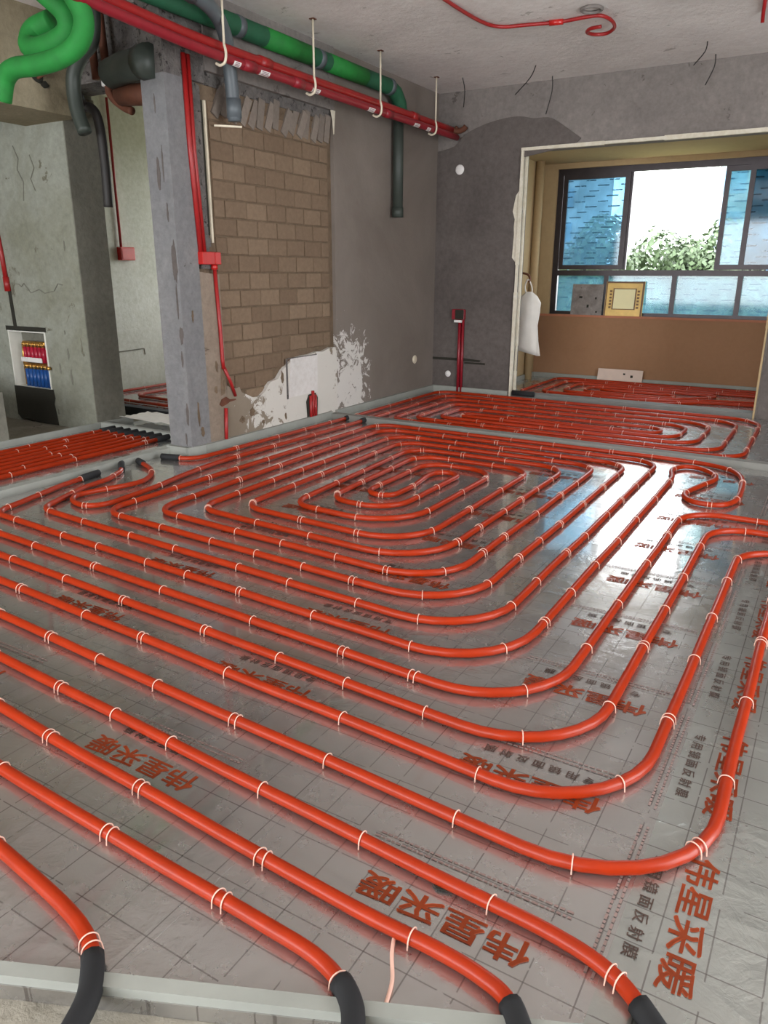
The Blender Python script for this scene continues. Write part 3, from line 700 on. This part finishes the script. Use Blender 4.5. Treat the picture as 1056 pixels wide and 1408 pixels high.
d, do = run('drain_pipe', 'grey drain pipe bending down from the ceiling in front of the bricks', 'pipe',
    [('tube', spline([(-3.62, 3.2, 2.90), (-3.66, 3.7, 2.90), (-3.72, 4.08, 2.88), (-3.80, 4.30, 2.80), (-3.86, 4.40, 2.66), (-3.88, 4.44, 2.5), (-3.88, 4.45, 2.30)], 5), .046, 'grey_pvc')])
bands(d, do, [((-3.88, 4.45, 2.38), (0, 0, 1)), ((-3.68, 3.85, 2.895), (-.06, .3, -.01))], .052, 'grey_pvc', 'socket', .12)
MB().bar(Vector((-3.99, 4.36, 2.27))+do, Vector((-3.86, 4.50, 2.27))+do, .02, .012).build('bracket', 'hanger', d)
d, do = run('drain_pipe', 'dark green grey drain stub hanging against the smooth render', 'pipe', [('tube', [(-3.93, 6.83, 2.86), (-3.93, 6.83, 1.82)], .050, 'dark_pvc')])
bands(d, do, [((-3.93, 6.83, 1.86), (0, 0, 1))], .056, 'dark_pvc', 'socket', .09)
# conduits set into the brick wall
root, off = run('wall_conduit', 'pair of red conduits dropping from the ceiling to the red junction box', 'conduit', [('tube', [(-3.985, 4.10, 2.66), (-3.99, 4.11, 2.1), (-3.99, 4.145, 1.43)], .017, 'red_pvc'), ('tube', [(-3.985, 4.14, 2.66), (-3.99, 4.145, 2.1), (-3.99, 4.18, 1.43)], .017, 'red_pvc')], 'red wall conduits')
jb = thing('junction_box', 'red junction box at the foot of the paired conduits beside the bricks', 'junction box', (-3.985, 4.22, 1.39))
MB().box(-.03, -.095, -.04, .03, .095, .045).build('case', 'red_box', jb, False, .004)
MB().box(.028, .03, -.038, .034, .085, .043).build('cover', 'red_box', jb, False, .002)
MB().tube([(.0, .05, -.04), (.0, .05, -.075)], .024, 12).build('spout', 'red_box', jb, True)
run('wall_conduit', 'red conduit dropping below the junction box with a kink near the floor', 'conduit', [('tube', [(-3.985, 4.27, 1.34), (-3.985, 4.29, .9), (-3.985, 4.295, .66), (-3.985, 4.30, .60)], .014, 'red_pvc'), ('branch', [(-3.985, 4.30, .62), (-3.98, 4.36, .50), (-3.99, 4.42, .38)], .013, 'red_pvc'), ('tail', [(-3.985, 4.30, .30), (-3.985, 4.29, .15), (-3.985, 4.28, .0)], .014, 'red_pvc')], 'red wall conduits')
MB().prism([(4.245, .335), (4.27, .315), (4.32, .325), (4.36, .34), (4.43, .345), (4.43, .355), (4.36, .36), (4.32, .385), (4.27, .37)], 'x', -4.0, -3.995).build('dark_chase', 'rust', wl)
MB().prism([(4.27, .40), (4.31, .41), (4.335, .52), (4.32, .60), (4.285, .61), (4.275, .5)], 'x', -4.0, -3.996).build('dark_chase', 'mortar', wl)
def blot(y, z, a, b, seed):
    r = random.Random(seed); return [(y+a*math.cos(t_)*r.uniform(.5, 1.15), z+b*math.sin(t_)*r.uniform(.7, 1.1)) for t_ in [k_*PI/7 for k_ in range(14)]]
for i_, (x, z, a, b_) in enumerate(((-4.115, 1.93, .016, .11), (-4.07, 1.98, .007, .12), (-4.06, 1.68, .007, .07), (-4.03, 1.36, .026, .15), (-4.035, 1.10, .010, .12), (-4.02, .86, .022, .07), (-4.03, .70, .010, .06), (-4.02, .30, .016, .10), (-4.05, .12, .012, .05), (-4.10, 2.35, .007, .06))):
    MB().prism(blot(x, z, a, b_, i_), 'y', 3.926, 3.931).build('chip', 'dark_cement', wl)
for i_, (y, z, a, b_) in enumerate(((4.02, .30, .012, .10), (4.05, .16, .02, .04), (4.03, 1.0, .010, .05), (4.22, .45, .02, .03), (4.24, .62, .015, .05), (4.5, .18, .04, .03), (4.62, .22, .03, .04), (4.75, .12, .02, .02), (5.02, .45, .02, .06), (5.05, .12, .015, .03))):
    MB().prism(blot(y, z, a, b_, 40+i_), 'x', -4.001, -3.996).build('chip', 'mortar', wl)
def crack(pts, w_, par):
    m_ = MB()
    for p_, q_ in zip(pts, pts[1:]): m_.bar((p_[0], 4.247, p_[1]), (q_[0], 4.247, q_[1]), .006, w_)
    m_.build('crack', 'hall_dark', par)
crack([(-6.40, 1.20), (-6.27, 1.19), (-6.24, 1.17), (-6.20, 1.20), (-6.12, 1.12), (-6.0, 1.15), (-5.93, 1.12), (-5.80, 1.14), (-5.74, 1.20), (-5.68, 1.19)], .006, wh)
crack([(-6.10, 2.28), (-6.05, 2.18), (-6.08, 2.10), (-6.02, 2.0), (-6.05, 1.86)], .006, wh)
crack([(-5.90, 2.20), (-5.86, 2.10), (-5.92, 2.02), (-5.88, 1.93)], .006, wh)
for i_, (x, z, a, b_) in enumerate(((-5.72, .62, .012, .05), (-5.71, .42, .014, .08), (-5.85, .48, .012, .05), (-5.95, .1, .01, .03), (-5.73, .80, .01, .02), (-5.6, 1.5, .008, .04))):
    MB().prism(blot(x, z, a, b_, 70+i_), 'y', 4.246, 4.251).build('chip', 'hall_dark', wh)
root = thing('conduit_stub', 'red conduit stubs in a dark recess above the foam strip', 'conduit', (-3.985, 5.43, 0))
MB().prism([(-.075, .05), (.075, .05), (.085, .22), (.05, .265), (-.05, .26), (-.085, .2)], 'x', -.014, -.008).build('recess', 'hole', root)
for y in (-.035, .0, .035): MB().tube([(.0, y, .0), (.0, y, .25 if y else .29)], .014, 10).build('tube', 'red_pvc', root, True)
def disc(name, label, cat, loc, r, axis, mat='label'):
    m = MB().lathe([(r*.9, -.012), (r, -.004), (r, .0), (r*.8, .006), (0.001, .007)], (0, 0, 0), 20); o = m.build(name, mat, None, True); o.location = loc
    o.rotation_euler = (0, PI/2, 0) if axis == 'x' else (PI/2, 0, 0); return tag(o, label, cat)
disc('blank_cover', 'round cream cover low on the smooth render near the corner', 'cover', (-3.99, 7.34, .39), .045, 'x', 'hanger')
disc('blank_cover', 'round white cover high on the dark wall below the conduits', 'cover', (-3.73, 7.78, 2.33), .05, 'y')
disc('socket_cover', 'small pale cover low on the dark wall left of conduit', 'cover', (-3.80, 7.78, .20), .035, 'y')
# back wall box and conduit
root = thing('junction_box', 'dark red junction box on the dark far wall above a conduit', 'junction box', (-3.68, 7.765, .86))
MB().box(-.075, -.02, -.055, .075, .025, .055).build('case', 'crimson', root, False, .004)
MB().box(-.03, -.026, -.05, .07, -.018, .05).build('opening', 'hole', root)
MB().box(-.04, -.03, -.085, .05, -.005, -.06).build('tie', 'label', root)
run('wall_conduit', 'twin dark red conduits from the far wall box down to the floor', 'conduit', [('tube', [(-3.665, 7.77, .80), (-3.665, 7.77, .0)], .018, 'crimson'), ('tube', [(-3.625, 7.77, .80), (-3.625, 7.77, .0)], .016, 'crimson')], 'red wall conduits')
MB().prism([(-4.0, .355), (-3.42, .352), (-3.40, .372), (-3.6, .385), (-4.0, .38)], 'y', 7.782, 7.789).build('chase', 'hole', wb)
MB().box(-3.60, 7.782, .325, -3.35, 7.789, .345).build('chase', 'hole', wb)

# ceiling conduit with a curled end, ring mark, loose wires
cz = CZ-.016
root, off = run('ceiling_conduit', 'thin red conduit on the ceiling with a curled loose end', 'conduit', [('tube', spline([(-2.66, 5.0, cz), (-2.66, 5.5, cz), (-2.63, 5.85, cz), (-2.55, 5.99, cz), (-2.40, 6.03, cz), (-2.15, 6.09, cz), (-1.95, 6.08, cz), (-1.85, 6.10, cz), (-1.80, 6.20, cz-.01), (-1.81, 6.34, cz-.02), (-1.88, 6.42, cz-.03), (-1.96, 6.40, cz-.035), (-2.0, 6.30, cz-.04), (-1.95, 6.20, cz-.045), (-1.86, 6.17, cz-.05)], 5), .0125, 'red_pvc')])
bands(root, off, [((-2.17, 6.085, cz), (1, .2, 0))], .02, 'red_box', 'coupling', .10)
MB().tube([(.0+.07*math.cos(a*PI/10), .07*math.sin(a*PI/10), 0) for a in range(20)], .012, 6, True).build('ceiling_ring', 'beam', None, True)
o = bpy.data.objects['ceiling_ring']; o.location = (-1.87, 5.95, CZ-.012); tag(o, 'grey cast ring left in the ceiling beside the curled conduit', 'ring')
run('ceiling_conduit', 'short red conduit stub on the ceiling at the right edge', 'conduit', [('tube', [(-.80, 6.3, cz), (-.84, 6.6, cz), (-.84, 6.62, cz-.06)], .0125, 'red_pvc')])
for i, (p, q, lab) in enumerate((((-2.74, 7.22, 3.07), (-3.10, 7.66, 2.95), 'loose dark ceiling wire left of opening, slanting'), ((-2.74, 7.67, 3.07), (-2.80, 7.72, 2.76), 'loose dark wire hanging straight above the opening corner'), ((-1.30, 7.21, 3.07), (-1.46, 7.6, 3.0), 'short slanting ceiling wire above the window middle'), ((-1.30, 7.64, 3.07), (-1.37, 7.72, 2.86), 'bent dark wire hanging at the beam above the window'), ((-3.50, 7.30, 3.07), (-3.55, 7.45, 2.85), 'loose thin wire hanging near the far ceiling corner'))):
    P0, Q0 = Vector(p), Vector(q); md = P0.lerp(Q0, .35)+Vector((.02, 0, -.015))
    run('loose_wire', lab, 'wire', [('wire', spline([P0, md, Q0], 4), .0045, 'wire')], 'loose ceiling wires')

# ------------------------------------------------------------------ pipework over the hall doorway
run('insulated_pipe', 'green foam pipe curled into a loop at the upper left', 'pipe', [('tube', spline([(-4.16, 3.0, 2.98), (-4.08, 3.1, 2.80), (-3.98, 3.2, 2.67), (-3.99, 3.22, 2.58), (-4.08, 3.2, 2.53), (-4.25, 3.2, 2.52), (-4.34, 3.22, 2.56), (-4.33, 3.26, 2.64), (-4.22, 3.3, 2.68)], 6), .062, 'green')], 'green foam pipe loops')
run('insulated_pipe', 'green foam pipe bending back toward the red conduits', 'pipe', [('tube', spline([(-3.80, 3.0, 2.86), (-3.78, 3.1, 2.70), (-3.78, 3.16, 2.60), (-3.86, 3.18, 2.50), (-4.0, 3.16, 2.44), (-4.2, 3.14, 2.42), (-4.36, 3.12, 2.42), (-4.46, 3.12, 2.38), (-4.52, 3.12, 2.27)], 6), .055, 'green')], 'green foam pipe loops')
root, off = run('drain_pipe', 'dark drain pipe hanging beside the doorway jamb', 'pipe', [('tube', spline([(-4.64, 3.97, 3.06), (-4.66, 3.95, 2.80), (-4.79, 3.95, 2.71), (-4.879, 3.95, 2.617), (-4.905, 3.95, 2.506), (-4.886, 3.95, 2.368), (-4.832, 3.95, 2.238)], 5), .05, 'dark_pvc')])
run('flexible_duct', 'black flexible hose curving down in front of the doorway jamb', 'hose', [('tube', spline([(-4.95, 4.02, 2.50), (-5.0, 4.10, 2.45), (-4.935, 4.12, 2.422), (-4.884, 4.12, 2.347), (-4.865, 4.12, 2.178), (-4.862, 4.12, 1.958), (-4.87, 4.12, 1.758)], 6), .034, 'wire')])
root, off = run('drain_pipe', 'short wide dark drain pipe lying across the top of the column', 'pipe', [('tube', [(-4.62, 4.05, 2.60), (-4.40, 3.98, 2.60), (-4.08, 3.90, 2.585)], .095, 'dark_pvc')])
bands(root, off, [((-4.13, 3.912, 2.588), (.3, -.08, -.01))], .103, 'dark_pvc', 'socket', .10)
run('steel_pipe', 'rusty brown pipe dropping through the rough lintel', 'pipe', [('tube', [(-4.93, 4.16, 3.07), (-4.92, 4.17, 2.62)], .028, 'rust')], 'rusty lintel pipes')
root, off = run('steel_pipe', 'rusty brown pipe with an elbow beside the wide drain', 'pipe', [('tube', spline([(-4.80, 4.15, 3.07), (-4.79, 4.16, 2.60), (-4.77, 4.16, 2.50), (-4.66, 4.16, 2.42), (-4.56, 4.15, 2.38)], 5), .028, 'rust')], 'rusty lintel pipes')
bands(root, off, [((-4.79, 4.16, 2.60), (0, 0, 1))], .045, 'label', 'collar', .08)
run('junction_elbow', 'dark fitting block under the wide drain beside the column', 'fitting', [('body', [(-4.62, 4.12, 2.48), (-4.24, 4.06, 2.44)], .07, 'rust')])
run('wall_conduit', 'thin red conduit running along the tan hall beam into a hole', 'conduit', [('tube', spline([(-4.85, 4.0, 2.72), (-5.0, 3.98, 2.70), (-5.12, 3.95, 2.66), (-5.24, 3.92, 2.62)], 5), .013, 'rust')], 'red wall conduits')
# red conduit and box in the room behind
run('wall_conduit', 'thin red conduit hanging in the doorway above a small red box', 'conduit', [('tube', [(-7.07, 6.10, 3.05), (-7.07, 6.10, 1.56)], .014, 'red_pvc')], 'red wall conduits')
root = thing('junction_box', 'small red switch box on the pale wall behind the doorway', 'junction box', (-7.06, 6.16, 1.49))
MB().box(-.04, -.10, -.07, .03, .10, .07).build('case', 'red_box', root, False, .006)
MB().box(.028, -.085, -.055, .034, .085, .055).build('cover', 'red_box', root, False, .002)
# hall wall conduit above the manifold
run('wall_conduit', 'red conduit coming down the hall wall toward the manifold cabinet', 'conduit', [('tube', [(-6.52, 4.235, 2.40), (-6.47, 4.235, 1.75), (-6.44, 4.235, 1.45), (-6.425, 4.235, 1.22)], .02, 'red_pvc'), ('coupling', [(-6.425, 4.235, 1.25), (-6.42, 4.235, 1.13)], .028, 'red_pvc')], 'red wall conduits')
MB().prism([(-6.44, 1.14), (-6.40, 1.14), (-6.385, .82), (-6.43, .82)], 'y', 4.244, 4.251).build('chase', 'hole', wh)
# manifold cabinet
mc = thing('manifold_cabinet', 'white framed heating manifold cabinet set into the hall wall', 'manifold cabinet', (-6.265, 4.25, .28))
F = MB()
for a in ((-.265, -.005, 0, .265, .12, .012), (-.265, -.005, .50, .265, .12, .515), (-.265, -.005, .012, -.25, .12, .50), (.25, -.005, .012, .265, .12, .50)): F.box(*a)
F.build('cabinet_frame', 'white_steel', mc)
MB().box(-.25, .12, .012, .25, .125, .50).build('back_panel', 'hall_dark', mc)
for z, nm in ((.40, 'supply_bar'), (.205, 'return_bar')):
    br = MB().tube([(-.15, .06, z), (.23, .06, z)], .018, 12).build(nm, 'brass', mc, True)
    for i in range(7): MB().tube([(-.12+i*.052, .045, z+.008), (-.12+i*.052, .045, z-.035)], .013, 8).tube([(-.12+i*.052, .06, z), (-.12+i*.052, .02, z-.01)], .008, 6).build('valve', 'brass', br, True)
for i in range(7):
    x = -.12+i*.052
    MB().tube([(x, .05, .365), (x, .05, .232)], .021, 10).build('red_tube', 'red_tube', mc, True)
    MB().tube([(x, .045, .17), (x, .045, .012)], .022, 10).build('blue_tube', 'blue_tube', mc, True)
MB().box(-.155, .018, .235, .14, .024, .275).build('label_strip', 'label', mc)
MB().tube([(-.16, .06, .40), (-.175, .06, .28), (-.175, .06, .02)], .012, 8).build('side_pipe', 'brass', mc, True)
MB().tube([(.19, .03, .21), (.25, -.01, .20), (.30, -.03, .20)], .016, 8).build('drain_valve', 'brass', mc, True)

# ------------------------------------------------------------------ loose things on the balcony
def leaning(name, label, cat, x0, x1, y, z0, h, lean, th, mat, parts=()):
    root = thing(name, label, cat, ((x0+x1)/2, y, z0)); wd = x1-x0; root.rotation_euler = (-lean, 0, 0)
    MB().box(-wd/2, 0, 0, wd/2, th, h).build('panel', mat, root, False, .002)
    for nm, (a, b, c, d_), mt in parts: MB().box(a, -.003, b, c, .001, d_).build(nm, mt, root)
    return root
sp = [('stain', (-.09+random.uniform(-.01, .01), .20, -.06, .225), 'hole'), ('stain', (.10, .19, .12, .215), 'hole'), ('stain', (.005, .09, .03, .125), 'hole'), ('stain', (.12, .03, .14, .05), 'hole')]
leaning('tile_board', 'stained grey board leaning on the window sill', 'board', -3.0, -2.61, 9.605, .80, .37, .09, .012, 'grey_board', sp)
fr = [('inner_panel', (-.125, .085, .125, .315), 'ivory'), ('border', (-.14, .075, .14, .085), 'gold_dark'), ('border', (-.14, .315, .14, .325), 'gold_dark'), ('border', (-.14, .085, -.125, .315), 'gold_dark'), ('border', (.125, .085, .14, .315), 'gold_dark'), ('edge', (-.225, .385, .225, .405), 'gold_dark'), ('edge', (.205, .0, .225, .385), 'gold_dark'), ('edge', (-.225, 0, -.212, .385), 'gold_dark')]
for s in (-1, 1):
    for i in range(6): fr.append(('ornament', (s*.165-.014, .09+i*.038, s*.165+.014, .112+i*.038), 'gold_dark'))
leaning('ornamental_tile', 'gold bordered ivory decorative tile leaning on the window sill', 'tile', -2.58, -2.12, 9.60, .80, .405, .10, .012, 'gold', fr)
leaning('offcut_board', 'offwhite board with two holes leaning below the window', 'board', -2.57, -2.02, 9.53, .0, .165, .18, .012, 'board', [('hole', (.04, .10, .065, .12), 'hole'), ('hole', (.13, .07, .16, .10), 'hole')])
# hanging plastic bag
bm = bmesh.new(); rows = []
prof = [(0, .03, .02), (.05, .09, .05), (.12, .13, .075), (.22, .13, .07), (.36, .125, .065), (.50, .14, .06), (.60, .155, .055), (.66, .16, .04)]
nn = 28
for d_, a, b_ in prof:
    ring_ = []
    for k in range(nn):
        th = 2*PI*k/nn; rp = 1+.10*math.sin(5*th+d_*9)+.05*math.sin(11*th)
        ring_.append(bm.verts.new((a*math.cos(th)*rp, b_*math.sin(th)*rp, -d_-.035*math.cos(th)*(-d_/.66)*(-1 if d_ > .5 else 0))))
    rows.append(ring_)
for a, b_ in zip(rows, rows[1:]):
    for k in range(nn): bm.faces.new((a[k], a[(k+1) % nn], b_[(k+1) % nn], b_[k]))
bm.faces.new(rows[-1])
me = bpy.data.meshes.new('bag'); bm.to_mesh(me); bm.free(); me.materials.append(MT['bag']); me.polygons.foreach_set('use_smooth', [True]*len(me.polygons))
bagr = thing('plastic_bag', 'white plastic bag hanging beside the balcony opening', 'bag', (-3.07, 8.28, 1.10))
link('bag_body', me, bagr)
MB().tube(spline([(-.03, 0, -.03), (-.05, 0, .06), (-.01, -.02, .13), (.03, 0, .05), (.035, 0, -.03)], 5), .008, 6).build('handle', 'bag', bagr, True)
hk = thing('wall_hook', 'small dark bracket holding up the hanging plastic bag', 'hook', (-3.07, 8.28, 1.20))
MB().tube(spline([(0, -.02, .0), (0, .0, .05), (-.05, .0, .09), (-.2, .0, .10), (-.38, .0, .10)], 4), .012, 8).build('arm', 'rust', hk, True)
MB().box(-.38, -.03, .04, -.37, .03, .16).build('plate', 'rust', hk)
# sleeve lying in the threshold, scraps on the foil
root, off = run('foam_tube', 'black foam sleeve lying at the balcony threshold by the corner bead', 'foam tube', [('tube', [(-3.0, 7.76, .05), (-2.75, 7.75, .052)], .03, 'black')])
m = MB().prism([(-.035, -.01), (-.01, -.028), (.03, -.018), (.045, .0), (.02, .006), (.03, .022), (-.012, .012)], 'z', 0, .003); o = m.build('foil_scrap', 'hole'); o.location = (-.565, 1.222, .004); tag(o, 'torn black scrap tucked under a pipe near the orange lettering', 'scrap')
run('cable_tie', 'pale curved plastic strip on the foil at the bottom', 'strip', [('strip', spline([(-.60, 1.06, .006), (-.575, 1.0, .008), (-.545, .95, .006), (-.53, .90, .006)], 5), .004, 'clip')])
run('cable_tie', 'white plastic tie standing on the foil at the right edge', 'strip', [('strip', spline([(-.02, 3.35, .006), (-.03, 3.5, .012), (-.05, 3.62, .05)], 5), .008, 'label')])
# crumpled film by the doorway
bm = bmesh.new(); bmesh.ops.create_grid(bm, x_segments=16, y_segments=10, size=.5)
for v in bm.verts:
    v.co.x *= .95; v.co.y *= .34; v.co.z = .02+.05*abs(noise.noise((v.co.x*6, v.co.y*7, 2)))
bmesh.ops.solidify(bm, geom=bm.faces[:], thickness=.002)
me = bpy.data.meshes.new('plastic_film'); bm.to_mesh(me); bm.free(); me.materials.append(MT['bag']); o = link('plastic_film', me, None, (-4.98, 4.66, .03)); tag(o, 'crumpled clear plastic film on the floor of the doorway', 'plastic film')

# ------------------------------------------------------------------ outside
struct(MB().box(-160, 12, -9.3, 120, 200, -9).build('ground_outside', 'ground'))
def tree(x, y, top, rad, label, mat, seed):
    r = random.Random(seed); root = thing('tree', label, 'tree', (x, y, -9), 'trees beyond the balcony window')
    MB().tube(spline([(0, 0, 0), (.2, .1, 4), (0, 0, top+9-rad)], 4), [.35-.02*i for i in range(9)], 8).build('trunk', 'bark', root, True)
    m = MB(); cz_ = top+9-rad
    for b in range(26):
        while True:
            c = Vector((r.uniform(-1, 1), r.uniform(-1, 1), r.uniform(-1.2, 1)))
            if c.length < 1: break
        c = Vector((c.x*rad*.85, c.y*rad*.85, cz_+c.z*rad*.8)); br = rad*r.uniform(.26, .42)
        for i in range(430):
            n = Vector((r.gauss(0, 1), r.gauss(0, 1), r.gauss(0, 1))).normalized(); p = c+n*br*r.uniform(.7, 1.05); s = r.uniform(.09, .17)
            u = n.orthogonal().normalized(); u = Matrix.Rotation(r.uniform(0, 6.3), 3, n) @ u; v = n.cross(u)*.6+n*r.uniform(-.5, .5)
            b0 = len(m.v); m.v += [tuple(p+u*s), tuple(p+v*s), tuple(p-u*s), tuple(p-v*s)]; m.f.append((b0, b0+1, b0+2, b0+3))
    fo = m.build('foliage', mat, root); fo['kind'] = 'stuff'
tree(-8.9, 33, 3.35, 2.9, 'leafy green tree in the middle of the open window', 'leaf', 1)
tree(-6.3, 38, 3.75, 3.0, 'taller pale green tree beside the right window stile', 'leaf2', 2)
tree(-14.6, 34, 2.3, 3.3, 'green tree behind the blue left pane', 'leaf', 3)
tree(-1.4, 34, 2.2, 3.2, 'green tree behind the blue right pane', 'leaf', 4)
tree(-9.3, 48, 3.1, 3.2, 'rearmost green tree between the two window trees', 'leaf2', 5)
def tower(label, x0, x1, y, top, seed):
    root = thing('tower_block', label, 'building', ((x0+x1)/2, y, -9), 'tower blocks far outside'); wd = x1-x0
    MB().box(-wd/2, 0, 0, wd/2, 12, top+9).build('body', 'tower', root)
    wm = MB().box(-.8, -.06, 0, .8, .02, 1.7).mesh('window', MT['tower_glass']); z = 1.2
    while z < top+6:
        n = int(wd/2.4)
        for i in range(n): link('window', wm, root, (-wd/2+1.2+i*(wd-2.4)/(n-1), 0, z))
        z += 3.0
tower('pale tower block behind the right window sash', -10.2, -1.0, 68, 20, 1)
tower('pale tower block behind the blue left sash', -31, -23.5, 75, 24, 2)
